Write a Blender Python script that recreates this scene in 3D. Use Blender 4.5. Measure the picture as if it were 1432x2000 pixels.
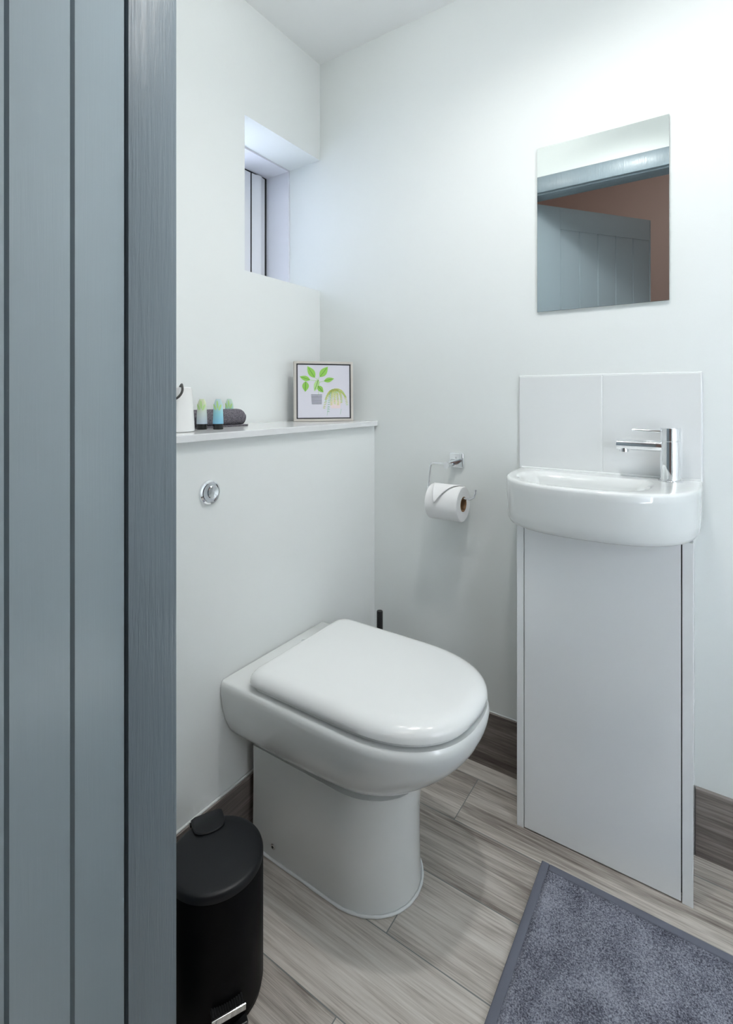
import bpy, bmesh, math, random
from mathutils import Vector, Matrix
random.seed(7)
for o in list(bpy.data.objects): bpy.data.objects.remove(o)
S = bpy.context.scene
COL = S.collection
PI = math.pi
rad = math.radians

# ------------------------------------------------------------------ camera, world, lamps, exposure
cd = bpy.data.cameras.new('camera'); cam = bpy.data.objects.new('camera', cd); COL.objects.link(cam)
cam.location = (0, 0, 1.05)
cam.rotation_euler = (rad(90), 0, rad(34.0))
cd.sensor_fit = 'VERTICAL'; cd.sensor_height = 36; cd.sensor_width = 36
cd.lens = 985 / 2000 * 36
cd.shift_y = -0.1125
cd.clip_start = 0.01
S.camera = cam

w = bpy.data.worlds.new('world'); S.world = w; w.use_nodes = True
bg = w.node_tree.nodes['Background']
bg.inputs['Color'].default_value = (0.55, 0.68, 1.0, 1); bg.inputs['Strength'].default_value = 0.75

S.view_settings.view_transform = 'Standard'; S.view_settings.look = 'None'
S.view_settings.exposure = 0.36; S.view_settings.gamma = 1.0
S.view_settings.use_curve_mapping = False

ROOM_LAMPS = [(-0.26, 0.80), (0.12, 0.98), (-0.60, 0.80)]
def lamp(kind, name, loc, energy, color, radius=0.035, size=150, blend=1.0, rot=None, sx=1, sy=1):
    ld = bpy.data.lights.new(name, kind); ld.energy = energy; ld.color = color
    if kind == 'SPOT': ld.spot_size = rad(size); ld.spot_blend = blend
    if kind == 'AREA': ld.shape = 'RECTANGLE'; ld.size = sx; ld.size_y = sy
    else: ld.shadow_soft_size = radius
    o = bpy.data.objects.new(name, ld); COL.objects.link(o); o.location = loc
    if rot: o.rotation_euler = rot
    return o
WARM = (1.0, 0.985, 0.965)
LIGHTS = [
 ('SPOT', 'room_lamp', (-0.26, 0.80, 2.195), 19, WARM, 0.035, 156),
 ('SPOT', 'room_lamp', (0.12, 0.98, 2.195), 5.0, WARM, 0.035, 160),
 ('POINT', 'room_lamp_glow', (0.12, 0.95, 2.13), 1.3, WARM),
 ('POINT', 'room_lamp', (-0.60, 0.80, 2.13), 1.6, WARM),
 ('AREA', 'hall_fill', (0.10, -0.45, 2.97), 4.2, (1.0, 0.98, 0.96), 0, 0, 0, (0, 0, 0), 0.5, 0.9),  # unseen area light added in the hall to brighten door leaf and jamb
 ('AREA', 'daylight_or_fill', (-1.62, 1.21, 1.70), 9, (0.84, 0.89, 1.0), 0, 0, 0, (0, rad(-90), 0), 0.5, 0.35),
 ('AREA', 'daylight_or_fill', (0.72, 0.445, 0.95), 25, (0.93, 0.96, 1.0), 0, 0, 0, (rad(90), 0, rad(180)), 0.5, 0.6),  # added fill from front right, set in a made-up window
]
for q in LIGHTS: lamp(*q)

# ------------------------------------------------------------------ materials
def lin(c): return c / 12.92 if c <= 0.04045 else ((c + 0.055) / 1.055) ** 2.4
def rgb(r, g, b): return (lin(r / 255), lin(g / 255), lin(b / 255), 1)
def mat(name, col, rough=0.5, metal=0.0, coat=0.0, spec=0.5, trans=0.0, ior=1.45, sss=0.0):
    m = bpy.data.materials.new(name); m.use_nodes = True
    b = m.node_tree.nodes['Principled BSDF']
    b.inputs['Base Color'].default_value = col
    b.inputs['Roughness'].default_value = rough
    b.inputs['Metallic'].default_value = metal
    b.inputs['Coat Weight'].default_value = coat
    b.inputs['Coat Roughness'].default_value = 0.04
    b.inputs['Specular IOR Level'].default_value = spec
    b.inputs['Transmission Weight'].default_value = trans
    b.inputs['IOR'].default_value = ior
    return m
def N(m, t, **kw):
    n = m.node_tree.nodes.new(t)
    for k, v in kw.items(): setattr(n, k, v)
    return n
def L(m, a, b): m.node_tree.links.new(a, b)
def B(m): return m.node_tree.nodes['Principled BSDF']
def coords(m, scale=(1, 1, 1), out='Object'):
    tc = N(m, 'ShaderNodeTexCoord'); mp = N(m, 'ShaderNodeMapping')
    mp.inputs['Scale'].default_value = scale
    L(m, tc.outputs[out], mp.inputs['Vector']); return mp.outputs['Vector']
def noise(m, vec, scale, detail=3, rough=0.5, dist=0.0):
    n = N(m, 'ShaderNodeTexNoise'); n.inputs['Scale'].default_value = scale
    n.inputs['Detail'].default_value = detail; n.inputs['Roughness'].default_value = rough
    n.inputs['Distortion'].default_value = dist
    L(m, vec, n.inputs['Vector']); return n.outputs['Fac']
def bump(m, h, strength, dist):
    b = N(m, 'ShaderNodeBump'); b.inputs['Strength'].default_value = strength; b.inputs['Distance'].default_value = dist
    L(m, h, b.inputs['Height']); L(m, b.outputs['Normal'], B(m).inputs['Normal']); return b
def ramp(m, fac, stops):
    r = N(m, 'ShaderNodeValToRGB'); e = r.color_ramp.elements
    while len(e) < len(stops): e.new(0.5)
    for i, (p, c) in enumerate(stops): e[i].position = p; e[i].color = c
    L(m, fac, r.inputs['Fac']); return r.outputs['Color']
def math_(m, op, a, b=None):
    n = N(m, 'ShaderNodeMath', operation=op)
    for i, v in enumerate((a, b)):
        if v is None: continue
        if isinstance(v, (int, float)): n.inputs[i].default_value = v
        else: L(m, v, n.inputs[i])
    return n.outputs[0]

def wall_mat(name, col):
    m = mat(name, col, 0.62, spec=0.35)
    v = coords(m)
    bump(m, noise(m, v, 55, 4, 0.6), 0.12, 0.002)
    return m
M_WALL = wall_mat('white_wall_paint', (0.845, 0.880, 0.872, 1))
M_CEIL = wall_mat('white_ceiling_paint', (0.92, 0.935, 0.93, 1))
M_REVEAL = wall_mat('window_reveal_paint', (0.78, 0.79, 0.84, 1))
M_BOX_LIT = wall_mat('white_paint_lit_boxing', (0.87, 0.905, 0.898, 1))  # same wall paint, lightened so the boxing looks better lit
M_BACK_SHADED = wall_mat('white_paint_shaded_back', (0.805, 0.842, 0.832, 1))  # same paint as the other walls, darkened so the colour carries light falloff
M_HALL = wall_mat('taupe_hall_paint', rgb(222, 203, 196))

def wood_floor(name, dark=False):
    m = mat(name, (0.4, 0.4, 0.38, 1), 0.42, spec=0.4)
    tc = N(m, 'ShaderNodeTexCoord'); sp = N(m, 'ShaderNodeSeparateXYZ')
    if dark:
        mp0 = N(m, 'ShaderNodeMapping'); L(m, tc.outputs['Object'], mp0.inputs['Vector']); src = mp0.outputs['Vector']
    else: src = tc.outputs['Object']
    L(m, src, sp.inputs[0]); X, Y, Z = sp.outputs
    if dark:
        u = math_(m, 'ADD', X, Y); v = Z; rowc = math_(m, 'ADD', 7.0, 0.0); colc = math_(m, 'FLOOR', math_(m, 'DIVIDE', math_(m, 'ADD', u, 0.3), 0.9)); grout = None
    else:
        u = X; v = Y
        rr = math_(m, 'DIVIDE', math_(m, 'SUBTRACT', v, 0.04), 0.16)
        rowc = math_(m, 'FLOOR', rr)
        half = math_(m, 'MULTIPLY', math_(m, 'MODULO', math_(m, 'ADD', rowc, 20), 2.0), 0.45)   # rows starting .84, 1.16 -> joint at -.52
        cc = math_(m, 'DIVIDE', math_(m, 'ADD', math_(m, 'ADD', u, 0.07), half), 0.9)
        colc = math_(m, 'FLOOR', cc)
        fr = math_(m, 'FRACT', rr); fc = math_(m, 'FRACT', cc)
        e1 = math_(m, 'MULTIPLY', math_(m, 'MINIMUM', fr, math_(m, 'SUBTRACT', 1.0, fr)), 0.16)
        e2 = math_(m, 'MULTIPLY', math_(m, 'MINIMUM', fc, math_(m, 'SUBTRACT', 1.0, fc)), 0.9)
        grout = math_(m, 'LESS_THAN', math_(m, 'MINIMUM', e1, e2), 0.0011)
    cb = N(m, 'ShaderNodeCombineXYZ'); L(m, rowc, cb.inputs[0]); L(m, colc, cb.inputs[1])
    wn = N(m, 'ShaderNodeTexWhiteNoise', noise_dimensions='2D'); L(m, cb.outputs[0], wn.inputs['Vector'])
    rnd = wn.outputs['Value']
    off = math_(m, 'MULTIPLY', rnd, 37.0)
    c2 = N(m, 'ShaderNodeCombineXYZ'); L(m, math_(m, 'ADD', u, off), c2.inputs[0]); L(m, v, c2.inputs[1]); L(m, off, c2.inputs[2])
    def grain(sx, sy, scale, detail, dist, rough=0.6):
        mp = N(m, 'ShaderNodeMapping'); mp.inputs['Scale'].default_value = (sx, sy, 1); L(m, c2.outputs[0], mp.inputs['Vector'])
        return noise(m, mp.outputs['Vector'], scale, detail, rough, dist)
    g1 = grain(1.3, 13, 1.6, 5, 0.9)          # broad cloudy bands
    g2 = grain(2.2, 60, 3.2, 4, 0.35)         # medium streaks
    g3 = grain(6, 420, 1.7, 2, 0.1)           # fine ribbing
    if dark: stops = [(0.30, rgb(84, 76, 72)), (0.5, rgb(116, 108, 104)), (0.68, rgb(150, 143, 137))]
    else: stops = [(0.22, rgb(112, 104, 98)), (0.40, rgb(166, 159, 151)), (0.56, rgb(201, 195, 187)), (0.75, rgb(222, 218, 211))]
    a = math_(m, 'ADD', math_(m, 'MULTIPLY', g1, 0.46), math_(m, 'MULTIPLY', g2, 0.32))
    a = math_(m, 'ADD', a, math_(m, 'MULTIPLY', g3, 0.22))
    a = math_(m, 'ADD', math_(m, 'MULTIPLY', math_(m, 'SUBTRACT', a, 0.5), 1.65), 0.5)
    if not dark: a = math_(m, 'ADD', a, math_(m, 'MULTIPLY', math_(m, 'SUBTRACT', rnd, 0.5), 0.16))
    col = ramp(m, a, stops)
    # knots
    mpk = N(m, 'ShaderNodeMapping'); mpk.inputs['Scale'].default_value = (1, 2.6, 1); L(m, c2.outputs[0], mpk.inputs['Vector'])
    vo = N(m, 'ShaderNodeTexVoronoi'); vo.inputs['Scale'].default_value = 3.1; L(m, mpk.outputs['Vector'], vo.inputs['Vector'])
    kn = N(m, 'ShaderNodeMapRange'); kn.inputs[1].default_value = 0.03; kn.inputs[2].default_value = 0.10; kn.inputs[3].default_value = 0.45; kn.inputs[4].default_value = 0.0
    L(m, vo.outputs['Distance'], kn.inputs[0])
    mx = N(m, 'ShaderNodeMix', data_type='RGBA'); L(m, kn.outputs[0], mx.inputs[0]); L(m, col, mx.inputs[6]); mx.inputs[7].default_value = rgb(96, 90, 84)
    col = mx.outputs[2]
    if grout is not None:
        mg = N(m, 'ShaderNodeMix', data_type='RGBA'); L(m, grout, mg.inputs[0]); L(m, col, mg.inputs[6]); mg.inputs[7].default_value = rgb(128, 132, 130)
        col = mg.outputs[2]
    L(m, col, B(m).inputs['Base Color'])
    bump(m, g3, 0.22, 0.0008)
    return m
M_FLOOR = wood_floor('wood_look_plank_tile')
M_SKIRT = wood_floor('dark_wood_look_skirting_tile', True)
M_TILEEDGE = mat('skirting_tile_edge', rgb(150, 143, 138), 0.6)

def painted(name, col, grain, rough=0.38):
    m = mat(name, col, rough, spec=0.45, coat=0.15); B(m).inputs['Coat Roughness'].default_value = 0.25
    v = coords(m, (1, 1, 0.045))
    n1 = noise(m, v, 150, 4, 0.65, 0.6)
    v2 = coords(m, (1, 1, 0.22)); n2 = noise(m, v2, 26, 3, 0.5, 1.6)
    s = math_(m, 'ADD', n1, math_(m, 'MULTIPLY', n2, 0.5))
    bump(m, s, grain, 0.0016)
    return m
GREY = rgb(156, 171, 179)
M_DOOR = painted('grey_door_paint', GREY, 0.16, 0.34)
M_TRIM = painted('grey_frame_paint', rgb(130, 144, 153), 0.9, 0.30)
M_CERAMIC = mat('white_ceramic', (0.80, 0.83, 0.825, 1), 0.12, coat=0.6)
M_LID = mat('white_toilet_plastic', (0.87, 0.895, 0.89, 1), 0.17, coat=0.3)
M_TILE = mat('white_gloss_tile', (0.80, 0.825, 0.825, 1), 0.10, coat=0.4)
M_GLOSSW = mat('white_gloss_laminate', (0.90, 0.925, 0.935, 1), 0.13, coat=0.3)
M_SILIC = mat('white_silicone', (0.82, 0.85, 0.85, 1), 0.4)
M_GROUT = mat('white_grout', (0.70, 0.72, 0.73, 1), 0.8)
M_CHROME = mat('chrome', (0.86, 0.87, 0.89, 1), 0.05, metal=1.0)
M_MIRROR = mat('silvered_mirror', (0.86, 0.90, 0.885, 1), 0.005, metal=1.0)
M_GLASSEDGE = mat('mirror_glass_edge', rgb(128, 146, 140), 0.2)
M_BLACK = mat('satin_black_metal', (0.004, 0.0042, 0.005, 1), 0.42, spec=0.12)
M_BLACKLID = mat('satin_black_lid', (0.009, 0.0105, 0.013, 1), 0.40, spec=0.35)
M_BLACKPL = mat('black_plastic', (0.012, 0.013, 0.014, 1), 0.35)
M_GASKET = mat('black_gasket', (0.010, 0.013, 0.014, 1), 0.6)
M_UPVC = mat('white_upvc', (0.80, 0.815, 0.84, 1), 0.25)
M_SHELF = mat('white_gloss_shelf', (0.83, 0.85, 0.86, 1), 0.16, coat=0.3)
M_PAPER = mat('toilet_paper', (0.86, 0.87, 0.87, 1), 0.9, spec=0.1)
v_ = coords(M_PAPER); bump(M_PAPER, noise(M_PAPER, v_, 700, 3, 0.6), 0.25, 0.0006)
M_CARD = mat('brown_cardboard', rgb(150, 118, 88), 0.85)
M_FRAMEW = mat('whitewashed_wood_frame', rgb(206, 201, 194), 0.6)
M_CANVAS = mat('pale_canvas', rgb(222, 222, 232), 0.85)
v_ = coords(M_CANVAS); bump(M_CANVAS, noise(M_CANVAS, v_, 900, 2), 0.3, 0.0004)
M_INK = mat('dark_grey_ink', rgb(62, 62, 68), 0.8)
M_INK2 = mat('mid_grey_ink', rgb(128, 130, 142), 0.8)
M_LEAF = mat('leaf_green_paint', rgb(150, 205, 95), 0.8)
M_LEAF2 = mat('pale_leaf_green_paint', rgb(188, 226, 152), 0.8)
M_LEAFD = mat('dark_leaf_green_paint', rgb(92, 150, 62), 0.8)
M_YEL = mat('yellow_green_paint', rgb(212, 220, 128), 0.8)
M_MINT = mat('mint_green_paint', rgb(152, 205, 170), 0.8)
M_PINK = mat('pale_pink_paint', rgb(236, 220, 220), 0.8)
M_WHITEG = mat('white_glazed_pot', (0.86, 0.87, 0.86, 1), 0.25)
M_DGREY = mat('dark_grey_handle', rgb(74, 74, 72), 0.45)
M_DGLASS = mat('frosted_window_glass', (0.9, 0.93, 1.0, 1), 0.35, trans=1.0)
M_LAMP = mat('lamp_lens', (1, 1, 1, 1), 0.5)
B(M_LAMP).inputs['Emission Color'].default_value = (1, 0.98, 0.95, 1); B(M_LAMP).inputs['Emission Strength'].default_value = 6.0

def towel_mat(name, dark, light, scale):
    m = mat(name, light, 0.95, spec=0.1)
    v = coords(m); n = noise(m, v, scale, 4, 0.75)
    L(m, ramp(m, n, [(0.36, dark), (0.60, light)]), B(m).inputs['Base Color'])
    bump(m, n, 1.0, 0.004)
    return m
M_TOWEL = towel_mat('charcoal_towelling', rgb(84, 82, 90), rgb(146, 142, 150), 320)
def pile_mat():
    m = mat('grey_blue_pile', rgb(120, 124, 138), 0.95, spec=0.12)
    v = coords(m)
    n = noise(m, v, 330, 3, 0.85); b = noise(m, v, 16, 3, 0.55)
    f = math_(m, 'ADD', math_(m, 'MULTIPLY', n, 0.74), math_(m, 'MULTIPLY', b, 0.26))
    L(m, ramp(m, f, [(0.41, rgb(82, 85, 97)), (0.50, rgb(136, 140, 154)), (0.60, rgb(186, 190, 203))]), B(m).inputs['Base Color'])
    bump(m, n, 0.9, 0.004)
    return m
M_PILE = pile_mat()
M_HEM = mat('grey_blue_mat_hem', rgb(112, 116, 128), 0.85, spec=0.15)
v_ = coords(M_HEM); bump(M_HEM, noise(M_HEM, v_, 500, 2), 0.4, 0.001)

def tube_mat(name, c0, c1, c2):
    m = mat(name, c0, 0.35, spec=0.4)
    tc = N(m, 'ShaderNodeTexCoord'); sp = N(m, 'ShaderNodeSeparateXYZ'); L(m, tc.outputs['Object'], sp.inputs[0])
    f = math_(m, 'DIVIDE', sp.outputs[2], 0.072)
    L(m, ramp(m, f, [(0.15, c0), (0.55, c1), (0.9, c2)]), B(m).inputs['Base Color'])
    return m
M_TUBE_A = tube_mat('pale_lilac_tube', rgb(186, 200, 216), rgb(206, 218, 214), rgb(214, 226, 190))
M_TUBE_B = tube_mat('blue_tube', rgb(128, 186, 218), rgb(150, 208, 218), rgb(196, 220, 224))
M_TUBE_C = tube_mat('mint_tube', rgb(150, 200, 215), rgb(160, 215, 205), rgb(205, 228, 215))

# ------------------------------------------------------------------ mesh helpers
def finish(bm, smooth=None):
    bmesh.ops.recalc_face_normals(bm, faces=bm.faces[:])
def obj(name, bm, m, parent=None, smooth=None, loc=None, rot=None):
    bmesh.ops.recalc_face_normals(bm, faces=bm.faces[:])
    me = bpy.data.meshes.new(name); bm.to_mesh(me); bm.free()
    ms = m if isinstance(m, (list, tuple)) else [m]
    for x in ms: me.materials.append(x)
    if smooth is not None:
        me.shade_smooth(); me.set_sharp_from_angle(angle=rad(smooth))
    o = bpy.data.objects.new(name, me); COL.objects.link(o)
    if parent: o.parent = parent
    if loc: o.location = loc
    if rot: o.rotation_euler = rot
    return o
def thing(name, label, cat, loc=(0, 0, 0), rot=(0, 0, 0), group=None):
    o = bpy.data.objects.new(name, None); COL.objects.link(o); o.location = loc; o.rotation_euler = rot
    o.empty_display_size = 0.05
    return tag(o, label, cat, group)
def tag(o, label, cat, group=None):
    o['label'] = label; o['category'] = cat
    if group: o['group'] = group
    return o
def struct(name, bm, m, smooth=None):
    o = obj(name, bm, m, None, smooth); o['kind'] = 'structure'; return o
def box(bm, x0, x1, y0, y1, z0, z1, bev=0.0, seg=2, mi=0):
    vs = [bm.verts.new((x, y, z)) for x in (x0, x1) for y in (y0, y1) for z in (z0, z1)]
    idx = [(0, 1, 3, 2), (4, 6, 7, 5), (0, 4, 5, 1), (2, 3, 7, 6), (0, 2, 6, 4), (1, 5, 7, 3)]
    fs = [bm.faces.new([vs[i] for i in f]) for f in idx]
    for f in fs: f.material_index = mi
    if bev > 0:
        es = list({e for f in fs for e in f.edges})
        bmesh.ops.recalc_face_normals(bm, faces=fs)
        bmesh.ops.bevel(bm, geom=es, offset=bev, segments=seg, profile=0.5, affect='EDGES')
    return fs
def loft(bm, rings, cap0=True, cap1=True, closed=True, mi=0):
    R = [[bm.verts.new(p) for p in r] for r in rings]
    n = len(R[0])
    for a, b in zip(R, R[1:]):
        for i in range(n if closed else n - 1):
            j = (i + 1) % n
            f = bm.faces.new((a[i], a[j], b[j], b[i])); f.material_index = mi
    if cap0: bm.faces.new(R[0]).material_index = mi
    if cap1: bm.faces.new(R[-1]).material_index = mi
    return R
def lathe(bm, prof, cx=0, cy=0, cz=0, n=48, mi=0, axis='Z', M=None):
    rings = []
    for r, z in prof:
        ring = []
        for i in range(n):
            a = 2 * PI * i / n
            p = Vector((max(r, 1e-5) * math.cos(a), max(r, 1e-5) * math.sin(a), z))
            if axis == 'X': p = Vector((p.z, p.x, p.y))
            elif axis == 'Y': p = Vector((p.x, p.z, p.y))
            p = p + Vector((cx, cy, cz))
            if M: p = M @ p
            ring.append(p)
        rings.append(ring)
    loft(bm, rings, True, True, mi=mi)
def tube(bm, pts, r, n=12, closed=False, mi=0):
    pts = [Vector(p) for p in pts]; rings = []
    up = None
    for i, p in enumerate(pts):
        a = pts[i - 1] if i > 0 else (pts[-1] if closed else p); b = pts[i + 1] if i < len(pts) - 1 else (pts[0] if closed else p)
        t = (b - a).normalized()
        if up is None:
            up = Vector((0, 0, 1)) if abs(t.z) < 0.9 else Vector((1, 0, 0))
        s = t.cross(up).normalized(); up = s.cross(t).normalized()
        rr = r[i] if isinstance(r, (list, tuple)) else r
        rings.append([p + (s * math.cos(2 * PI * k / n) + up * math.sin(2 * PI * k / n)) * rr for k in range(n)])
    if closed: rings.append(rings[0]); R = loft(bm, rings, False, False, mi=mi); bmesh.ops.remove_doubles(bm, verts=bm.verts[:], dist=1e-7)
    else: loft(bm, rings, True, True, mi=mi)
def smooth_path(P, k=8):
    P = [Vector(p) for p in P]; out = []
    Q = [P[0]] + P + [P[-1]]
    for i in range(1, len(Q) - 2):
        p0, p1, p2, p3 = Q[i - 1:i + 3]
        for j in range(k):
            t = j / k
            out.append(0.5 * ((2 * p1) + (-p0 + p2) * t + (2 * p0 - 5 * p1 + 4 * p2 - p3) * t * t + (-p0 + 3 * p1 - 3 * p2 + p3) * t ** 3))
    out.append(P[-1]); return out
def B_():
    return bmesh.new()

# room measures (metres)
XL, XB, XR = -1.135, -0.905, 1.15      # upper left wall, boxing face, right wall
YB, YF, YO = 1.388, 0.455, 0.375       # back wall, front wall room face, front wall hall face
ZC = 2.225
WZ0, WZ1, WY0 = 1.425, 1.886, 1.037    # window recess

# ------------------------------------------------------------------ structure
bm = B_(); box(bm, -1.9, 1.5, -1.75, 1.55, -0.05, 0.0); struct('floor', bm, M_FLOOR)
bm = B_(); box(bm, -1.44, 1.25, YO, 1.55, ZC, ZC + 0.08); struct('ceiling', bm, M_CEIL)
bm = B_(); box(bm, -1.44, 1.25, YB, 1.50, 0, ZC); struct('wall_back', bm, M_BACK_SHADED)
bm = B_()
box(bm, -1.44, XL, YO, WY0, 0, ZC); box(bm, -1.44, XL, WY0, YB, 0, WZ0); box(bm, -1.44, XL, WY0, YB, WZ1, ZC)
struct('wall_left', bm, M_WALL)
bm = B_(); box(bm, XR, 1.25, YO, YB, 0, ZC); struct('wall_right', bm, M_WALL)
bm = B_()
box(bm, -1.135, -0.690, YO, YF, 0, ZC); box(bm, 0.073, 0.46, YO, YF, 0, ZC); box(bm, 0.98, XR, YO, YF, 0, ZC); box(bm, 0.46, 0.98, YO, YF, 0, 0.64); box(bm, 0.46, 0.98, YO, YF, 1.26, ZC); box(bm, -0.690, 0.073, YO, YF, 1.982, ZC)
struct('wall_front', bm, M_WALL)
bm = B_(); box(bm, XL, XB, YF, YB, 0, 0.955); struct('wall_cistern_boxing', bm, M_BOX_LIT)
# hall outside the door
bm = B_(); box(bm, -1.9, 0.44, -1.75, -1.65, 0, 3.0); struct('wall_hall_far', bm, M_HALL)
bm = B_(); box(bm, -1.9, -1.8, -1.65, YO, 0, 3.0); struct('wall_hall_left', bm, M_HALL)
bm = B_(); box(bm, 0.38, 0.44, -1.65, YO, 0, 3.0); struct('wall_hall_right', bm, M_HALL)
bm = B_()
box(bm, -1.8, -0.690, YO - 0.006, YO, 0, 3.0); box(bm, 0.073, 0.38, YO - 0.006, YO, 0, 3.0); box(bm, -0.690, 0.073, YO - 0.006, YO, 1.982, 3.0)
struct('wall_hall_near', bm, M_HALL)
bm = B_(); box(bm, -1.9, 0.44, -1.75, YO, 3.0, 3.08); struct('ceiling_hall', bm, M_CEIL)

# skirting tiles
def skirt(name, x0, x1, y0, y1):
    bm = B_(); fs = box(bm, x0, x1, y0, y1, 0, 0.154)
    for f in bm.faces:
        f.material_index = 1 if f.calc_center_median().z > 0.15 else 0
    return struct(name, bm, [M_SKIRT, M_TILEEDGE])
skirt('baseboard_left', XB, XB + 0.010, YF, YB)
skirt('baseboard_back', XB + 0.010, -0.386, YB - 0.010, YB)
skirt('baseboard_back_right', -0.021, XR, YB - 0.010, YB)
skirt('baseboard_right', XR - 0.010, XR, YF, YB - 0.010)
# white sealant line on top of the skirting
bm = B_(); tube(bm, [(XB + 0.004, YF, 0.156), (XB + 0.004, YB, 0.156)], 0.003, 8)
tube(bm, [(XB, YB - 0.003, 0.1555), (-0.386, YB - 0.003, 0.1555)], 0.0018, 8)
struct('trim_1', bm, M_SILIC, 40)

# shelf board over the boxing
bm = B_(); box(bm, XL, -0.892, YF + 0.001, YB, 0.955, 0.971, 0.0012)
struct('trim_2', bm, M_SHELF)

# window
win = bpy.data.objects.new('window_1', None); COL.objects.link(win); win['kind'] = 'structure'; win.location = (0, 0, 0)
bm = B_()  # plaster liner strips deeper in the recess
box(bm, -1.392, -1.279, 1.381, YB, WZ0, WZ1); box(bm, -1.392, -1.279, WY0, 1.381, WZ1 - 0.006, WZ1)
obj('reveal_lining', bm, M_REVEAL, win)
bm = B_()  # fixed outer frame
box(bm, -1.44, -1.40, WY0, 1.388, WZ0, WZ0 + 0.03); box(bm, -1.44, -1.40, WY0, 1.388, WZ1 - 0.03, WZ1)
box(bm, -1.44, -1.40, WY0, WY0 + 0.03, WZ0, WZ1); box(bm, -1.44, -1.41, 1.376, 1.388, WZ0, WZ1)
obj('frame', bm, M_UPVC, win)
bm = B_()
box(bm, -1.408, -1.392, 1.368, 1.381, WZ0, WZ1 - 0.006); box(bm, -1.405, -1.392, WY0, 1.381, WZ1 - 0.012, WZ1 - 0.006)
obj('gasket', bm, M_GASKET, win)
bm = B_()  # sash stile with a rounded bead, rails and the far stile
prof = [(-1.415, 1.300), (-1.388, 1.300), (-1.386, 1.306), (-1.386, 1.318), (-1.380, 1.328), (-1.378, 1.336), (-1.380, 1.345), (-1.385, 1.352), (-1.388, 1.368), (-1.415, 1.368)]
loft(bm, [[(x, y, z) for x, y in prof] for z in (WZ0 + 0.001, WZ1 - 0.013)])
box(bm, -1.415, -1.388, 1.07, 1.30, WZ0 + 0.001, WZ0 + 0.06); box(bm, -1.415, -1.388, 1.07, 1.30, WZ1 - 0.07, WZ1 - 0.013)
box(bm, -1.415, -1.388, WY0 + 0.01, 1.07, WZ0 + 0.001, WZ1 - 0.013)
obj('sash', bm, M_UPVC, win, 35)
bm = B_(); box(bm, -1.400, -1.3855, 1.2965, 1.3000, WZ0 + 0.001, WZ1 - 0.013)
box(bm, -1.400, -1.3865, 1.07, 1.2955, WZ0 + 0.06, WZ0 + 0.063)
obj('glazing_gasket', bm, M_GASKET, win)
bm = B_(); box(bm, -1.398, -1.387, 1.240, 1.2960, WZ0 + 0.063, WZ1 - 0.07, 0.001); obj('glazing_bead', bm, M_UPVC, win)
bm = B_(); box(bm, -1.408, -1.404, 1.07, 1.2955, WZ0 + 0.03, WZ1 - 0.03); obj('pane', bm, M_DGLASS, win)

fill_win = bpy.data.objects.new('added_fill_window', None); COL.objects.link(fill_win); fill_win['kind'] = 'structure'  # unseen window added to the front wall to house the fill light
bm = B_()
box(bm, 0.46, 0.49, 0.385, 0.425, 0.64, 1.26); box(bm, 0.95, 0.98, 0.385, 0.425, 0.64, 1.26); box(bm, 0.49, 0.95, 0.385, 0.425, 0.64, 0.67); box(bm, 0.49, 0.95, 0.385, 0.425, 1.23, 1.26)
obj('frame', bm, M_UPVC, fill_win)
bm = B_(); box(bm, 0.49, 0.95, 0.400, 0.404, 0.67, 1.23); obj('pane', bm, M_DGLASS, fill_win)

# ------------------------------------------------------------------ door frame and door
HX, HY = -0.656, 0.387
bm = B_()
def jamb(xf, s):      # xf face plane, s = +1 when timber lies to the -x side
    prof = [(0, 0.390), (0, 0.457), (0.0012, 0.460), (0.004, 0.461), (0.034, 0.461), (0.034, 0.375), (0.010, 0.375), (0.010, 0.390)]
    return [(xf - s * a, b) for a, b in prof]
for xf, s in ((HX, 1), (0.039, -1)):
    loft(bm, [[(x, y, z) for x, y in jamb(xf, s)] for z in (0.0, 1.95)])
prof = [(1.950, 0.390), (1.950, 0.457), (1.9512, 0.460), (1.954, 0.461), (1.984, 0.461), (1.984, 0.375), (1.960, 0.375), (1.960, 0.390)]
loft(bm, [[(x, y, z) for z, y in prof] for x in (HX - 0.034, 0.073)])
struct('trim_3', bm, M_TRIM, 35)
# architrave on the room face
bm = B_()
def arch_prof(n=5):
    return [(0.0, 0.4555), (0.0, 0.469), (0.0012, 0.4715), (0.004, 0.4725), (0.060, 0.4740), (0.069, 0.4715), (0.073, 0.466), (0.075, 0.4555)]
P = arch_prof()
rl = [[(-0.664 - a, b, z + (a if z > 1 else 0)) for a, b in P] for z in (0.0, 1.958)]; loft(bm, rl)
rr_ = [[(0.047 + a, b, z + (a if z > 1 else 0)) for a, b in P] for z in (0.0, 1.958)]; loft(bm, rr_)
loft(bm, [[(x - a if x < 0 else x + a, b, 1.958 + a) for a, b in P] for x in (-0.664, 0.047)])
struct('trim_4', bm, M_TRIM, 35)

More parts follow.
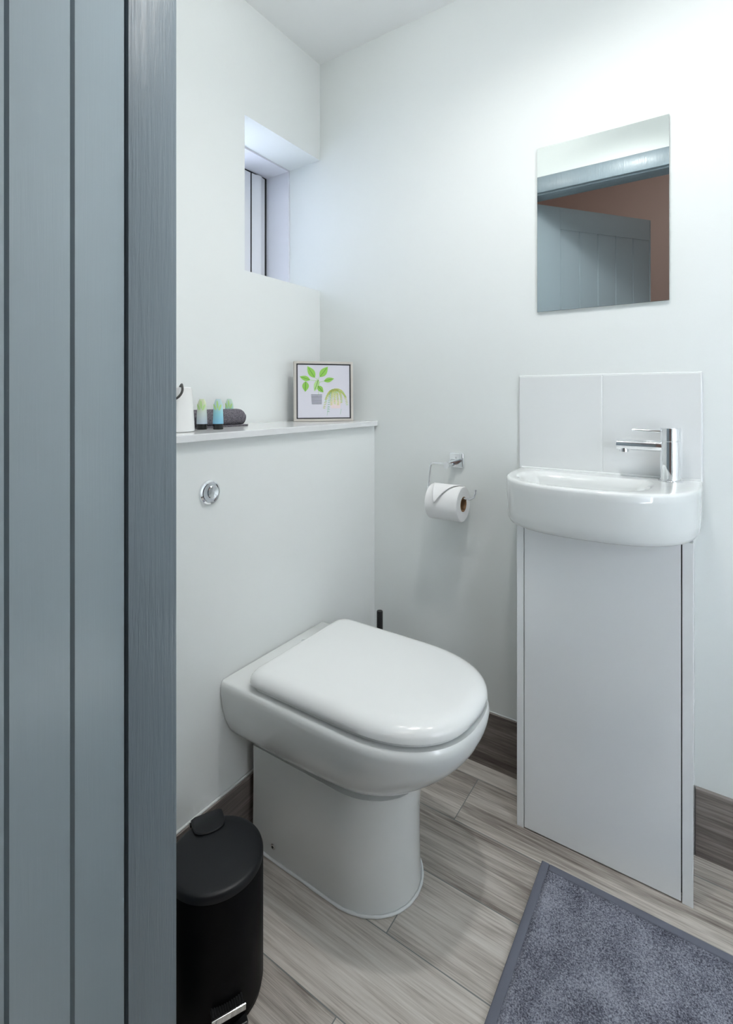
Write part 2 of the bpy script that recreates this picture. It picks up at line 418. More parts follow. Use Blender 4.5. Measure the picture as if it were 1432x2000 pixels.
door = bpy.data.objects.new('door_1', None); COL.objects.link(door); door['kind'] = 'structure'
door.location = (HX, HY, 0.0); door.rotation_euler = (0, 0, -rad(52.34))
K0, KP, KE, ZT = 0.138, 0.109, 0.691, 1.945
TR = 1.84          # underside of top rail
bm = B_()
th = 0.040
def vbox(bm, x0, x1, z0, z1, cl=0.0, cr=0.0, ct=0.0, cb=0.0, y1=0.0):
    # box with chamfers on the front (y=y1) face edges
    A = [(x0, -th, z0), (x1, -th, z0), (x1, -th, z1), (x0, -th, z1)]
    d = 0.008
    Bq = [(x0, y1 - (d if cl or cb else 0), z0), (x1, y1 - (d if cr or cb else 0), z0), (x1, y1 - (d if cr or ct else 0), z1), (x0, y1 - (d if cl or ct else 0), z1)]
    Bq = [(x0, y1 - d, z0), (x1, y1 - d, z0), (x1, y1 - d, z1), (x0, y1 - d, z1)]
    Cq = [(x0 + cl, y1, z0 + cb), (x1 - cr, y1, z0 + cb), (x1 - cr, y1, z1 - ct), (x0 + cl, y1, z1 - ct)]
    loft(bm, [A, Bq, Cq])
gl, gr = 0.0062, 0.0010
vbox(bm, 0.0065, K0, 0.008, ZT, 0.0015, gr, 0.001)
vbox(bm, K0 + 5 * KP, KE, 0.008, ZT, gl, 0.002, 0.001)
vbox(bm, K0, K0 + 5 * KP, TR, ZT, 0, 0, 0.001, 0.0005)
vbox(bm, K0, K0 + 5 * KP, 0.008, 0.16, 0, 0, 0.0005, 0)
obj('door_frame', bm, M_DOOR, door)
bm = B_()
for i in range(5):
    x0 = K0 + i * KP; x1 = x0 + KP
    vbox(bm, x0, x1, 0.16, TR, gl, gr, 0.0, 0.0, y1=-0.0015)
obj('board_panel', bm, M_DOOR, door)

# ------------------------------------------------------------------ downlights
for k, (x, y) in enumerate(ROOM_LAMPS):
    t = thing('downlight', ['chrome ceiling downlight just inside the doorway', 'chrome ceiling downlight nearest the basin and mirror', 'chrome ceiling downlight above the toilet'][k], 'light', (x, y, ZC), group='ceiling downlights')
    bm = B_(); lathe(bm, [(0.034, 0.0), (0.044, 0.0), (0.044, -0.003), (0.040, -0.005), (0.034, -0.004)], n=40); obj('bezel', bm, M_CHROME, t, 40)
    bm = B_(); lathe(bm, [(0.033, -0.0005), (0.033, -0.002)], n=40); obj('lens', bm, M_LAMP, t)

# ------------------------------------------------------------------ toilet
YT = 0.9385
def dring(z, w, xf, Lc, n=2.2, xb=XB + 0.001, rb=0.0, yc=YT, nf=40, zfun=None):
    """closed D outline: back at xb, straight sides, superelliptic front ending at xf"""
    xc = xf - Lc; pts = []
    ns = 8
    if rb > 0:
        for i in range(7):
            a = PI + (PI / 2) * i / 6
            pts.append((xb + rb + rb * math.cos(a), -w + rb + rb * math.sin(a)))
        s0 = xb + rb
    else:
        for i in range(7): pts.append((xb, -w * i / 6)) if False else None
        pts.append((xb, -w)); s0 = xb
    for i in range(1, ns): pts.append((s0 + (xc - s0) * i / ns, -w))
    for i in range(nf + 1):
        a = -PI / 2 + PI * i / nf
        c, s = math.cos(a), math.sin(a)
        pts.append((xc + Lc * max(c, 0) ** (2 / n), w * (1 if s > 0 else -1) * abs(s) ** (2 / n)))
    for i in range(ns - 1, 0, -1): pts.append((s0 + (xc - s0) * i / ns, w))
    if rb > 0:
        for i in range(7):
            a = PI / 2 + (PI / 2) * i / 6
            pts.append((xb + rb + rb * math.cos(a), w - rb + rb * math.sin(a)))
    else: pts.append((xb, w))
    return [(x, yc + y, z + (zfun(x) if zfun else 0)) for x, y in pts]
toilet = thing('toilet', 'white back-to-wall toilet with closed D-shaped lid against the left boxing', 'toilet', (-0.70, YT, 0))
def rel(rings, o): return [[(p[0] - o[0], p[1] - o[1], p[2] - o[2]) for p in r] for r in rings]
TO = (-0.70, YT, 0)
def rise(x): t = min(max((x + 0.80) / 0.36, 0), 1); return 0.026 * t * t
lev = [(0.001, .110, -.508, .13), (0.02, .1095, -.509, .13), (0.10, .108, -.511, .13), (0.18, .107, -.510, .13), (0.235, .108, -.503, .13)]
rings = [dring(z, w_, xf, Lc, 2.05, xb=-0.880) for z, w_, xf, Lc in lev]
lev2 = [(0.250, .110, -.495, .13), (0.2525, .116, -.486, .14), (0.262, .130, -.460, .155), (0.276, .146, -.433, .17), (0.296, .160, -.407, .19), (0.320, .171, -.386, .21), (0.345, .178, -.374, .225), (0.370, .182, -.3670, .23), (0.392, .184, -.3640, .232), (0.402, .1835, -.3640, .232), (0.409, .181, -.3660, .231), (0.413, .176, -.3675, .228)]
def cf(z): return rise if z < 0.32 else (lambda x, z=z: rise(x) * max(0, (0.40 - z) / 0.08))
rings2 = [dring(z, w_, xf, Lc * 0.93, 2.15 + 0.25 * min(1, max(0, (z - 0.26) / 0.08)), xb=XB + 0.0015, zfun=cf(z)) for z, w_, xf, Lc in lev2]
bm = B_(); loft(bm, rel(rings, TO), True, True)
loft(bm, rel(rings2, TO), True, True)
obj('pan', bm, M_CERAMIC, toilet, 42)
# seat and lid
def lidring(z, ins): return dring(z, .1765 - ins, -.3675 - ins, .208, 2.42, xb=-0.836 + ins * 0.9, rb=0.030 - min(ins * .3, .02))
bm = B_(); loft(bm, rel([lidring(0.4135, .012), lidring(0.4145, .010), lidring(0.4225, .010), lidring(0.4235, .012)], TO)); obj('seat', bm, M_LID, toilet, 40)
bm = B_()
rg = [lidring(0.4245, .006), lidring(0.4245, .002), lidring(0.4265, 0.0)]
H_, r_ = 0.0, 0.028
for i in range(1, 9):
    a = (PI / 2) * i / 8
    rg.append(lidring(0.4300 + 0.025 * math.sin(a), 0.034 * (1 - math.cos(a))))
rg.append(lidring(0.4560, .055)); rg.append(lidring(0.4565, .085))
loft(bm, rel(rg, TO)); obj('lid', bm, M_LID, toilet, 50)
bm = B_(); lathe(bm, [(0.006, 0), (0.006, 0.004), (0.004, 0.005)], n=20); obj('hinge_cap', bm, M_CHROME, toilet, loc=(-0.868 - TO[0], 0.995 - TO[1], 0.413))
# silicone bead round the pedestal foot and down the wall
bm = B_(); base = dring(0.0022, .1125, -.5055, .131, 2.05, xb=-0.880)
tube(bm, [(p[0] - TO[0], p[1] - TO[1], p[2] + 0.001 + 0.0004 * math.sin(i * 1.7)) for i, p in enumerate(base)], [0.0032 + 0.0004 * math.sin(i * 2.3) for i in range(len(base))], 8)
obj('sealant_bead', bm, M_SILIC, toilet, 60)
bm = B_()
for s in (-1,):
    lathe(bm, [(0.0065, 0), (0.0065, 0.002), (0.0045, 0.003)], n=24, axis='Y'); 
o = obj('bolt_cap', bm, M_CHROME, toilet, 40, loc=(-0.812 - TO[0], 0.8275 - TO[1], 0.034), rot=(PI, 0, 0)); o['label'] = 'chrome fixing bolt cap'
bm = B_(); lathe(bm, [(0.0028, 0), (0.0028, 0.0006)], n=16, axis='Y')
obj('bolt_slot', bm, M_GASKET, o, loc=(0, 0.0028, 0.0))

# flush button on the boxing
fl = thing('flush_button', 'round chrome dual flush button set in the boxing above the toilet', 'flush button', (XB, 0.724, 0.841), (0, PI / 2, 0))
bm = B_(); lathe(bm, [(0.0275, 0), (0.0275, 0.0025), (0.0262, 0.0050), (0.0225, 0.0062), (0.0215, 0.0035), (0.001, 0.0035)], n=56); obj('rim', bm, M_CHROME, fl, 40)
def disc_poly(fn, n=40): return [fn(2 * PI * i / n) for i in range(n)]
# small round button and crescent
cxb, cyb, rb_ = 0.0, 0.0055, 0.0145
bm = B_(); lathe(bm, [(rb_, 0.003), (rb_, 0.0078), (rb_ - 0.001, 0.0088), (0.007, 0.0078), (0.001, 0.0070)], cx=cxb, cy=cyb, n=48); obj('small_button', bm, M_CHROME, fl, 40)
bm = B_()
out = []; inn = []
for i in range(25):
    a = rad(180 + 52) + rad(256 - 180) * 0 + (rad(360 - 52) - rad(180 + 52)) * i / 24
    a = rad(-160) + rad(140) * i / 24
    out.append((0.0205 * math.cos(a), 0.0205 * math.sin(a)))
    inn.append((cxb + (rb_ + 0.0012) * math.cos(a), cyb + (rb_ + 0.0012) * math.sin(a)))
loop = out + inn[::-1]
loft(bm, [[(x, y, z) for x, y in loop] for z in (0.003, 0.0075)]); obj('crescent_button', bm, M_CHROME, fl, 30)

# ------------------------------------------------------------------ toilet brush
tb = thing('toilet_brush', 'black toilet brush standing behind the toilet, handle tip showing', 'toilet brush', (-0.842, 1.322, 0))
bm = B_(); lathe(bm, [(0.038, 0.0), (0.040, 0.003), (0.040, 0.118), (0.037, 0.120), (0.012, 0.121)], n=40); obj('holder', bm, M_BLACK, tb, 40)
bm = B_(); lathe(bm, [(0.0095, 0.119), (0.0095, 0.383), (0.0088, 0.385), (0.003, 0.3852)], n=24); obj('handle', bm, M_BLACKPL, tb, 40)

# ------------------------------------------------------------------ pedal bin
BO = (-0.726, 0.596)
pang = rad(-27.5)
pb = thing('pedal_bin', 'small black pedal bin with round lid beside the door frame', 'bin', (BO[0], BO[1], 0), (0, 0, pang))
R0 = 0.0825
bm = B_(); lathe(bm, [(0.079, 0.0), (0.0805, 0.002), (0.0805, 0.012), (R0, 0.013), (R0, 0.222), (R0 - 0.001, 0.2235), (R0 - 0.004, 0.2235)], n=72); obj('body', bm, M_BLACK, pb, 40)
bm = B_(); lathe(bm, [(R0 - 0.003, 0.2235), (R0 + 0.0002, 0.2245), (R0 + 0.0002, 0.231), (R0 - 0.001, 0.2350), (R0 - 0.003, 0.2370), (R0 - 0.008, 0.2385), (R0 - 0.02, 0.2400), (0.04, 0.2420), (0.0, 0.243)], n=72); obj('lid', bm, M_BLACKLID, pb, 50)
# hinge flap on the wall side: half-round plate stepping over the lid edge
bm = B_()
rs = []
flap = []
for i in range(21):
    a = -PI / 2 + PI * i / 20
    flap.append((-0.060 + 0.022 * math.cos(a) ** 0.8 if math.cos(a) > 0 else -0.060, 0.029 * math.sin(a)))
flap += [(-0.086, 0.029), (-0.090, 0.022), (-0.090, -0.022), (-0.086, -0.029)]
def fz(x): return 0.2450 - 0.10 * max(0, -x - 0.05) * 0.6
loft(bm, [[(x, y, 0.236) for x, y in flap], [(x, y, fz(x) - 0.001) for x, y in flap], [(-0.065 + (x + 0.065) * 0.94, y * 0.94, fz(x) + 0.0005) for x, y in flap]])
obj('hinge_cover', bm, M_BLACKLID, pb, 40)
bm = B_(); tube(bm, [(-0.087, -0.031, 0.232), (-0.087, 0.031, 0.232)], 0.004, 14); box(bm, -0.092, -0.083, -0.02, 0.02, 0.16, 0.232, 0.001); obj('hinge', bm, M_BLACKPL, pb, 40)
# pedal
bm = B_(); box(bm, R0 - 0.012, R0 + 0.0132, -0.026, 0.026, 0.050, 0.055, 0.001)
for i in range(13):
    y = -0.0235 + i * 0.0039
    box(bm, R0 - 0.004, R0 + 0.012, y - 0.0010, y + 0.0010, 0.055, 0.0565)
obj('pedal', bm, M_BLACKPL, pb)
bm = B_(); box(bm, R0 + 0.013, R0 + 0.0165, -0.0275, 0.0275, 0.046, 0.0565, 0.001); o = obj('pedal_trim', bm, M_CHROME, pb); o['label'] = 'chrome strip on the pedal front'
bm = B_(); box(bm, 0.05, R0 + 0.008, -0.034, 0.034, 0.0, 0.014, 0.002); obj('base', bm, M_BLACKPL, pb)

# ------------------------------------------------------------------ toilet roll holder and roll
RX0, RX1, RY, RZ, RR = -0.664, -0.566, 1.326, 0.748, 0.0495
hd = thing('toilet_roll_holder', 'chrome toilet roll holder with square wall plate and open wire arm', 'toilet roll holder', (-0.612, YB, 0.863))
HOX, HOY, HOZ = -0.612, YB, 0.863
bm = B_(); box(bm, -0.0225, 0.0225, -0.009, 0.0, -0.0225, 0.0225, 0.0042, 4); obj('wall_plate', bm, M_CHROME, hd, 40)
bm = B_(); tube(bm, [(-0.004, -0.008, -0.008), (-0.004, RY - HOY - 0.008, -0.008)], 0.0085, 24); obj('post', bm, M_CHROME, hd, 40)
zb = RZ + 0.0155
wire = [(-0.004, 0), (-0.050, 0), (-0.054, -0.003), (-0.0565, -0.010), (-0.0640, zb - HOZ + 0.016), (-0.0645, zb - HOZ + 0.004), (-0.060, zb - HOZ), (0.050, zb - HOZ), (0.066, zb - HOZ + 0.001), (0.076, zb - HOZ + 0.007), (0.081, zb - HOZ + 0.018), (0.082, zb - HOZ + 0.029)]
wy = RY - HOY
wz = lambda x, z: z - 0.006 if z > -0.02 else z
bm = B_(); tube(bm, [(x, wy, wz(x, z)) for x, z in wire], 0.0034, 12); obj('wire_arm', bm, M_CHROME, hd, 50)
rl_ = thing('toilet_roll', 'white toilet roll with folded point hanging on the chrome holder', 'toilet roll', ((RX0 + RX1) / 2, RY, RZ))
LH = (RX1 - RX0) / 2
def hollow(bm, r0, r1, x0, x1, n=56, bev=0.002):
    prof = [(r0, x0), (r1 - bev, x0), (r1, x0 + bev), (r1, x1 - bev), (r1 - bev, x1), (r0, x1)]
    rings = [[(x, r * math.cos(2 * PI * i / n), r * math.sin(2 * PI * i / n)) for i in range(n)] for r, x in prof]
    rings.append(rings[0])
    loft(bm, rings, False, False); bmesh.ops.remove_doubles(bm, verts=bm.verts[:], dist=1e-7)
bm = B_(); hollow(bm, 0.0212, RR, -LH, LH); obj('paper', bm, M_PAPER, rl_, 35)
bm = B_(); hollow(bm, 0.0200, 0.0212, -LH - 0.0003, LH + 0.0003, bev=0.0001); o = obj('core', bm, M_CARD, rl_, 35); o['label'] = 'brown cardboard core tube'
# folded triangle: follows the roll surface from the top down the front
bm = B_()
nu, nv = 14, 14
grid = []
for j in range(nv + 1):
    vv = j / nv                       # 0 at top, 1 at the point
    row = []
    ang = rad(70) + rad(104) * vv   # angle round the roll, 90 = top, 180 = front
    cx_ = (-0.014) * vv; hw = (LH - 0.001) * (1 - vv) + 0.0003
    for i in range(nu + 1):
        x = cx_ + hw * (2 * i / nu - 1)
        r = RR + 0.0014 + 0.0090 * vv ** 1.4
        row.append(bm.verts.new((x, r * math.cos(ang), r * math.sin(ang))))
    grid.append(row)
for j in range(nv):
    for i in range(nu): bm.faces.new((grid[j][i], grid[j][i + 1], grid[j + 1][i + 1], grid[j + 1][i]))
o = obj('folded_sheet', bm, M_PAPER, rl_, 60)
sm = o.modifiers.new('thickness', 'SOLIDIFY'); sm.thickness = 0.0012; sm.offset = 0

# ------------------------------------------------------------------ wall mirror
mt = thing('wall_mirror', 'frameless rectangular mirror on the back wall above the basin', 'mirror', (-0.2255, YB, 1.278))
bm = B_(); box(bm, -0.1525, 0.1525, -0.006, -0.0015, 0, 0.438, 0.0); 
for f in bm.faces: f.material_index = 0 if f.calc_center_median().y < -0.0058 else 1
obj('glass', bm, [M_MIRROR, M_GLASSEDGE], mt)
bm = B_(); box(bm, -0.148, 0.148, -0.0015, 0, 0.004, 0.434); obj('backing', bm, M_GROUT, mt)

# ------------------------------------------------------------------ tile splashback
sp_ = thing('tile_splashback', 'pair of glossy white tiles on the wall behind the basin', 'tiles', (-0.217, YB, 0.855))
for s in (-1, 1):
    bm = B_(); c = s * 0.1045; box(bm, c - 0.1035, c + 0.1035, -0.008, 0.0, 0.0, 0.2495, 0.0012, 2); obj('tile', bm, M_TILE, sp_)
bm = B_(); box(bm, -0.0012, 0.0012, -0.0068, 0, 0, 0.249); tube(bm, [(-0.208, -0.004, 0.2508), (0.208, -0.004, 0.2508)], 0.0022, 8)
tube(bm, [(-0.2088, -0.003, 0.0), (-0.2088, -0.003, 0.2505)], 0.0016, 8); tube(bm, [(0.2088, -0.003, 0.0), (0.2088, -0.003, 0.2505)], 0.0016, 8)
obj('grout', bm, M_SILIC, sp_, 40)

# ------------------------------------------------------------------ vanity
VX0, VX1, VY = -0.386, -0.0225, 1.232
va = thing('vanity_cabinet', 'narrow glossy white vanity cabinet under the basin', 'cabinet', ((VX0 + VX1) / 2, YB, 0))
VC = (VX0 + VX1) / 2; hw = (VX1 - VX0) / 2
for s in (-1, 1):
    bm = B_(); a, b = sorted((s * hw, s * (hw - (0.0165 if s < 0 else 0.0195)))); box(bm, a, b, VY - YB, 0.0, 0.0, 0.7495, 0.0008); obj('side_panel', bm, M_GLOSSW, va)
bm = B_(); box(bm, -hw + 0.017, hw - 0.020, VY - YB + 0.020, 0.0, 0.006, 0.749); obj('carcass', bm, M_GASKET, va)
bm = B_(); box(bm, -hw + 0.0182, hw - 0.0215, VY - YB + 0.0005, VY - YB + 0.0185, 0.003, 0.748, 0.0008); obj('door', bm, M_GLOSSW, va)

# basin
bs = thing('basin', 'white ceramic D-shaped cloakroom basin fixed over the vanity cabinet', 'basin', (-0.2145, YB, 0.750))
def bring(z, w_, d, n=2.6, ins=0.0, yb=-0.0085, nf=56, xo=0.0):
    pts = []; Lc = d * 0.80; yc = -(d - Lc)
    pts.append((-w_, yb)); 
    for i in range(1, 4): pts.append((-w_, yb + (yc - yb) * i / 4))
    for i in range(nf + 1):
        a = PI + PI * i / nf
        c, s = math.cos(a), math.sin(a)
        pts.append((w_ * (1 if c > 0 else -1) * abs(c) ** (2 / n), yc - Lc * abs(s) ** (2 / n)))
    for i in range(3, 0, -1): pts.append((w_, yb + (yc - yb) * i / 4))
    pts.append((w_, yb))
    return [(x + xo, y, z) for x, y in pts]
ZB, ZR = 0.0, 0.108
oz = [(0.0, .190, .252), (0.001, .198, .264), (0.004, .2015, .271), (0.012, .2045, .2755), (0.03, .2058, .2775), (0.088, .2072, .2805), (0.101, .2075, .2810), (0.1055, .2063, .2797), (0.1075, .2035, .2765), (0.108, .2000, .272)]
rings = [bring(z, w_, d) for z, w_, d in oz]
# bowl opening: superellipse loops centred left of the tap
n = len(rings[0])
def bowl(z, sc, n_=n):
    out = []
    src = bring(z, 0.2000, 0.272)
    cx0, cy0 = -0.045, -0.150
    for p in src:
        a = math.atan2(p[1] - cy0, p[0] - cx0)
        ex, ey = 0.172 * sc, 0.135 * sc
        k = (abs(math.cos(a) / ex) ** 2.6 + abs(math.sin(a) / ey) ** 2.6) ** (-1 / 2.6)
        k2 = (math.hypot(p[0] - cx0, p[1] - cy0) - 0.010) * sc
        k = (k ** -7 + k2 ** -7) ** (-1 / 7)
        out.append((cx0 + k * math.cos(a), cy0 + k * math.sin(a), z))
    return out
rings += [bowl(0.1079, 0.99), bowl(0.1074, 0.970), bowl(0.1060, 0.945), bowl(0.1030, 0.915), bowl(0.0975, 0.88), bowl(0.087, 0.84), bowl(0.071, 0.81), bowl(0.055, 0.74), bowl(0.042, 0.66), bowl(0.034, 0.56), bowl(0.031, 0.36), bowl(0.030, 0.12)]
bm = B_(); loft(bm, rings, True, True)
obj('bowl', bm, M_CERAMIC, bs, 45)
bm = B_(); lathe(bm, [(0.020, 0.0300), (0.020, 0.0330), (0.016, 0.0337), (0.002, 0.0333)], cx=-0.045, cy=-0.150, n=32); o = obj('waste_plug', bm, M_CHROME, bs, 40); o['label'] = 'chrome waste plug'
bm = B_(); tube(bm, [(-0.2035, -0.0105, 0.1085), (0.2035, -0.0105, 0.1085)], 0.003, 8); obj('sealant_bead', bm, M_SILIC, bs, 60)

# tap
TX, TY, TZ = -0.068, 1.338, 0.858
tp = thing('basin_tap', 'chrome mixer tap with pin lever on the right end of the basin', 'tap', (TX, TY, TZ))
bm = B_(); lathe(bm, [(0.0250, 0), (0.0250, 0.0015), (0.0232, 0.0030), (0.0215, 0.0032)], n=48); obj('base_ring', bm, M_CHROME, tp, 40)
bm = B_(); lathe(bm, [(0.0212, 0.003), (0.0212, 0.0905), (0.0206, 0.0912), (0.0203, 0.0914)], n=56); obj('body', bm, M_CHROME, tp, 40)
bm = B_(); lathe(bm, [(0.0200, 0.0912), (0.0200, 0.0928), (0.0208, 0.0934), (0.0208, 0.1205), (0.0200, 0.1214), (0.002, 0.1216)], n=56); cap = obj('cap', bm, M_CHROME, tp, 40)
bm = B_(); tube(bm, [(-0.018, 0, 0.1125), (-0.050, 0, 0.1132), (-0.0765, 0, 0.1140)], [0.0031, 0.0029, 0.0027], 16); obj('lever', bm, M_CHROME, cap, 40)
bm = B_(); prof_ = [(0.0125, -0.014), (0.0130, -0.108), (0.0125, -0.1105), (0.0110, -0.1113), (0.002, -0.1115)]
lathe(bm, prof_, cz=0.0785, n=40, axis='X'); sp2 = obj('spout', bm, M_CHROME, tp, 40)
bm = B_(); lathe(bm, [(0.0105, 0.062), (0.0105, 0.072)], cx=-0.0945, n=32); obj('aerator', bm, M_CHROME, sp2, 40)

# ------------------------------------------------------------------ shelf things
ZS = 0.971
pot = thing('lidded_pot', 'tapered white glazed pot with dark curved handle at the shelf end by the door frame', 'pot', (-0.998, 0.704, ZS))
bm = B_(); lathe(bm, [(0.040, 0.0), (0.0425, 0.002), (0.0425, 0.006), (0.0400, 0.050), (0.0368, 0.094), (0.0352, 0.099), (0.031, 0.101), (0.002, 0.1012)], n=56); obj('body', bm, M_WHITEG, pot, 40)
bm = B_()
# dark handle loop on the camera side, seen curling round from behind the door frame
U = Vector((0.83, 0.56, 0)); F = Vector((0.56, -0.83, 0))
path = [(0.004, 0.030, 0.050), (0.000, 0.044, 0.054), (0.005, 0.056, 0.066), (0.012, 0.058, 0.078), (0.015, 0.054, 0.090), (0.014, 0.044, 0.099), (0.012, 0.032, 0.101)]
path = [(-0.014, 0.034, 0.068), (-0.006, 0.044, 0.070), (0.010, 0.046, 0.0715), (0.023, 0.046, 0.077), (0.031, 0.046, 0.086), (0.0335, 0.045, 0.095), (0.031, 0.041, 0.1035), (0.026, 0.030, 0.1060), (0.018, 0.018, 0.1005)]
tube(bm, smooth_path([U * a + F * b + Vector((0, 0, c)) for a, b, c in path], 6), 0.0026, 12)
obj('handle', bm, M_DGREY, pot, 50)

tw = thing('rolled_face_towel', 'small charcoal towel rolled up on the shelf behind the tubes', 'towel', (-1.062, 0.872, ZS))
bm = B_()
Lt = 0.165
def trad(t): 
    e = min(t, 1 - t)
    return 0.0235 * (1 - 0.18 * math.exp(-e * 40))
rings = []
nn = 40
for k in range(31):
    t = k / 30; y = (t - 0.5) * Lt
    rings.append([((trad(t) + 0.0006 * math.sin(9 * a_ + k)) * math.cos(a_) * 1.05, y + 0.0012 * math.sin(a_ * 2), 0.0235 + (trad(t) * math.sin(a_)) * (0.98)) for a_ in [2 * PI * i / nn for i in range(nn)]])
loft(bm, rings)
obj('roll', bm, M_TOWEL, tw, 60)
for k, s in enumerate((-1, 1)):
    bm = B_()
    sp1 = [Vector(((0.004 + 0.0165 * q / 60) * math.cos(q * 0.32), s * (Lt / 2 + 0.0005), 0.0235 + (0.004 + 0.0165 * q / 60) * math.sin(q * 0.32))) for q in range(61)]
    tube(bm, sp1, 0.0016, 6)
    obj('rolled_edge', bm, M_TOWEL, tw, 60)
bm = B_()   # loose outer flap lying along the shelf in front of the roll
box(bm, 0.008, 0.0255, -Lt / 2 + 0.004, Lt / 2 + 0.006, 0.0, 0.0045, 0.0015); obj('flap', bm, M_TOWEL, tw, 50)

def tube_bottle(loc, m, label, rz):
    t = thing('toiletry_tube', label, 'toiletry tube', loc, (0, 0, rz), 'toiletry tubes on the shelf')
    bm = B_(); lathe(bm, [(0.0112, 0.0), (0.0120, 0.001), (0.0118, 0.0125), (0.0105, 0.0135)], n=32); c = obj('cap', bm, M_BLACKPL, t, 40)
    bm = B_(); rings = []
    for k in range(15):
        q = k / 14; z = 0.0135 + q * 0.060
        rx = 0.0128 - 0.0022 * q - 0.0050 * max(0, q - 0.72) ** 1.5 / 0.15
        ry = 0.0118 * (1 - q) ** 0.75 + 0.0011
        rings.append([(rx * math.cos(2 * PI * i / 32), ry * math.sin(2 * PI * i / 32), z) for i in range(32)])
    loft(bm, rings); obj('body', bm, m, t, 60)
    # printed leaves near the top, on the face turned to the room (local -y)
    bm = B_()
    for (x, z, ang, ln) in [(0.001, 0.050, 8, 0.020), (-0.003, 0.047, 28, 0.016), (0.004, 0.046, -16, 0.015)]:
        a = rad(ang); pts = []
        for i in range(16):
            u = 2 * PI * i / 16
            lx, lz = 0.0024 * math.sin(u), ln * 0.5 * (1 - math.cos(u))
            X_, Z_ = x + lx * math.cos(a) - lz * math.sin(a), z + lx * math.sin(a) + lz * math.cos(a)
            q = max(0, min(1, (Z_ - 0.0135) / 0.060)); ry = 0.0118 * (1 - q) ** 0.75 + 0.0011; rx = 0.0128 - 0.0022 * q
            pts.append((X_, -ry * math.sqrt(max(0.05, 1 - (X_ / rx) ** 2)) - 0.0005, Z_))
        bm.faces.new([bm.verts.new(p) for p in pts])
    obj('leaf_print', bm, [M_LEAF2], t)
    return t
rz_ = rad(34)
tube_bottle((-1.014, 0.790, ZS), M_TUBE_A, 'pale lilac toiletry tube on a black cap, nearest the white pot', rz_)
tube_bottle((-0.985, 0.815, ZS), M_TUBE_B, 'blue toiletry tube on a black cap in front of the rolled towel', rz_)
tube_bottle((-1.105, 0.953, ZS), M_TUBE_C, 'mint green toiletry tube standing behind the rolled towel', rz_)

# framed plant picture
pd = Vector((0.655, 0.755, 0)).normalized(); pn = Vector((pd.y, -pd.x, 0))
PS = 0.192
pa = math.atan2(pd.y, pd.x)
pic = thing('framed_picture', 'small square painting of two potted plants standing on the shelf corner', 'picture', (-1.0963, 1.207, ZS), (rad(-2.0), 0, pa))
# local: x along width, -y to the viewer, z up
bm = B_()
fw = 0.0075
for (x0, x1, z0, z1) in ((0, PS, 0, fw), (0, PS, PS - fw, PS), (0, fw, fw, PS - fw), (PS - fw, PS, fw, PS - fw)):
    box(bm, x0, x1, -0.022, 0.0, z0, z1, 0.0006)
obj('frame', bm, M_FRAMEW, pic)
bm = B_(); box(bm, fw, PS - fw, -0.019, -0.002, fw, PS - fw); cv = obj('canvas', bm, M_CANVAS, pic)
yf = -0.0194
bm = B_()
def q2(u, v): return (fw + u * (PS - 2 * fw), v * (PS - 2 * fw) + fw)
def poly(bm, pts, mi, dy=0.0):
    f = bm.faces.new([bm.verts.new((q2(u, v)[0], yf - dy, q2(u, v)[1])) for u, v in pts]); f.material_index = mi
def stroke(bm, a, b, wd, mi, dy=0.0002):
    a = Vector(a); b = Vector(b); d = (b - a).normalized(); n_ = Vector((-d.y, d.x)) * wd / 2
    poly(bm, [tuple(a + n_), tuple(b + n_), tuple(b - n_), tuple(a - n_)], mi, dy)
def leaf(bm, base, tip, wd, mi, mid=None):
    a = Vector(base); b = Vector(tip); d = b - a; n_ = Vector((-d.y, d.x)).normalized()
    L_ = []; R_ = []
    for i in range(1, 10):
        t = i / 10; ww = wd * math.sin(PI * t ** 0.85) / 2
        L_.append(tuple(a + d * t + n_ * ww)); R_.append(tuple(a + d * t - n_ * ww))
    poly(bm, [tuple(a)] + L_ + [tuple(b)] + R_[::-1], mi, 0.0001)
    if mid is not None:
        stroke(bm, tuple(a + d * 0.05), tuple(a + d * 0.85), 0.008, mid, 0.0003)
# black line border just inside the frame
e = 0.012
stroke(bm, (e, 0.006), (e, 1 - 0.004), 0.024, 2); stroke(bm, (1 - e, 0.01), (1 - e, 0.997), 0.024, 2)
stroke(bm, (0.003, 1 - e), (0.997, 1 - e), 0.02, 2); stroke(bm, (0.003, e), (0.997, e), 0.02, 2)
for (b_, t_, wd, mi) in [((0.335, 0.745), (0.20, 0.955), 0.125, 0), ((0.425, 0.76), (0.575, 0.95), 0.125, 0), ((0.25, 0.705), (0.06, 0.765), 0.09, 0),
                         ((0.17, 0.68), (0.16, 0.49), 0.12, 0), ((0.50, 0.685), (0.69, 0.735), 0.085, 0), ((0.40, 0.715), (0.325, 0.50), 0.095, 1), ((0.385, 0.60), (0.49, 0.48), 0.095, 0)]:
    leaf(bm, b_, t_, wd, mi, 3)
for a, b in [((0.40, 0.44), (0.39, 0.72)), ((0.40, 0.70), (0.335, 0.745)), ((0.40, 0.72), (0.425, 0.76)), ((0.39, 0.69), (0.25, 0.705)), ((0.40, 0.66), (0.50, 0.685))]:
    stroke(bm, a, b, 0.007, 1, 0.0001)
for i in range(7):
    z = 0.435 - i * 0.0265; stroke(bm, (0.265 + i * 0.002, z), (0.465 - i * 0.001, z - 0.001), 0.013, 4)
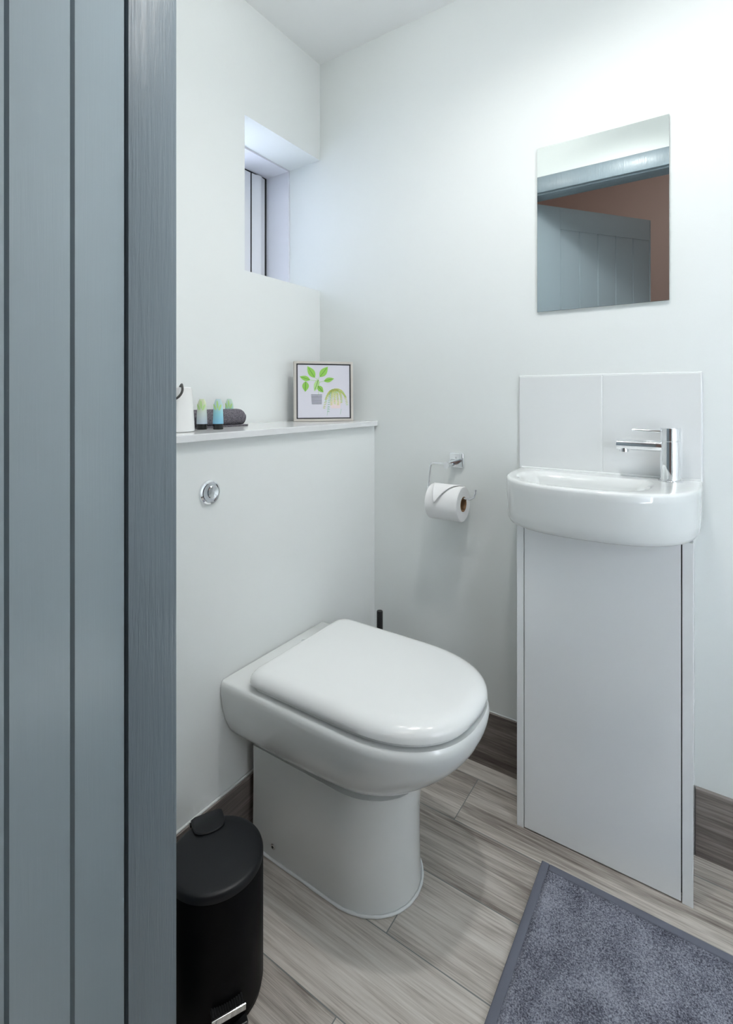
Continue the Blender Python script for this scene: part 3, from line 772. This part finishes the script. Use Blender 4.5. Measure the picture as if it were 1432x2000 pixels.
# trailing fern and pale pink pot
poly(bm, [(0.60, 0.34), (0.82, 0.34), (0.80, 0.19), (0.63, 0.19)], 7, 0.00005)
rs_ = random.Random(3)
fronds = [((0.66, 0.52), (0.56, 0.48), (0.50, 0.20)), ((0.66, 0.54), (0.60, 0.50), (0.58, 0.14)), ((0.68, 0.54), (0.64, 0.47), (0.635, 0.26)), ((0.70, 0.55), (0.70, 0.46), (0.70, 0.28)),
          ((0.72, 0.55), (0.76, 0.46), (0.76, 0.26)), ((0.74, 0.54), (0.83, 0.48), (0.82, 0.30)), ((0.75, 0.55), (0.88, 0.54), (0.93, 0.26)), ((0.70, 0.53), (0.60, 0.56), (0.53, 0.36)), ((0.74, 0.52), (0.86, 0.50), (0.90, 0.40))]
for k, (a, c, b) in enumerate(fronds):
    for i in range(17):
        t = i / 16; x = (1 - t) ** 2 * a[0] + 2 * t * (1 - t) * c[0] + t * t * b[0]; z = (1 - t) ** 2 * a[1] + 2 * t * (1 - t) * c[1] + t * t * b[1]
        mi = 6 if k == 1 and t > 0.3 else (5 if rs_.random() < 0.75 else 1)
        for s in (-1, 1):
            leaf(bm, (x, z), (x + s * 0.022, z - 0.012 + rs_.uniform(-.006, .006)), 0.014, mi)
for (x, z0, z1) in ((0.555, 0.22, 0.06), (0.80, 0.18, 0.08)):
    stroke(bm, (x + 0.02, z0), (x, z1), 0.005, 6, 0.0001)
obj('plant_painting', bm, [M_LEAF, M_LEAF2, M_INK, M_LEAFD, M_INK2, M_YEL, M_MINT, M_PINK], cv)

# ------------------------------------------------------------------ bath mat
mw = thing('bath_mat', 'grey blue short-pile mat on the floor in front of the vanity', 'mat', (0.0, 0.86, 0))
mx0, mx1, my0, my1 = -0.307, 0.50, -0.30, 0.302
hb = 0.017
bm = B_()
for (a, b, c, d) in ((mx0, mx0 + hb, my0, my1), (mx1 - hb, mx1, my0, my1), (mx0 + hb, mx1 - hb, my0, my0 + hb), (mx0 + hb, mx1 - hb, my1 - hb, my1)):
    box(bm, a, b, c, d, 0.0005, 0.0085, 0.0022, 3)
obj('hem', bm, M_HEM, mw, 50)
bm = B_()
nx, ny = 250, 180
gx0, gx1, gy0, gy1 = mx0 + hb - 0.001, mx1 - hb + 0.001, my0 + hb - 0.001, my1 - hb + 0.001
rv = random.Random(5); V_ = []
for j in range(ny + 1):
    row = []
    for i in range(nx + 1):
        x = gx0 + (gx1 - gx0) * i / nx; y = gy0 + (gy1 - gy0) * j / ny
        ed = min(i, nx - i, j, ny - j)
        row.append(bm.verts.new((x, y, (0.0098 if ed > 1 else 0.0065) + rv.uniform(-0.0011, 0.0011))))
    V_.append(row)
for j in range(ny):
    for i in range(nx): bm.faces.new((V_[j][i], V_[j][i + 1], V_[j + 1][i + 1], V_[j + 1][i]))
obj('pile', bm, M_PILE, mw, 180)
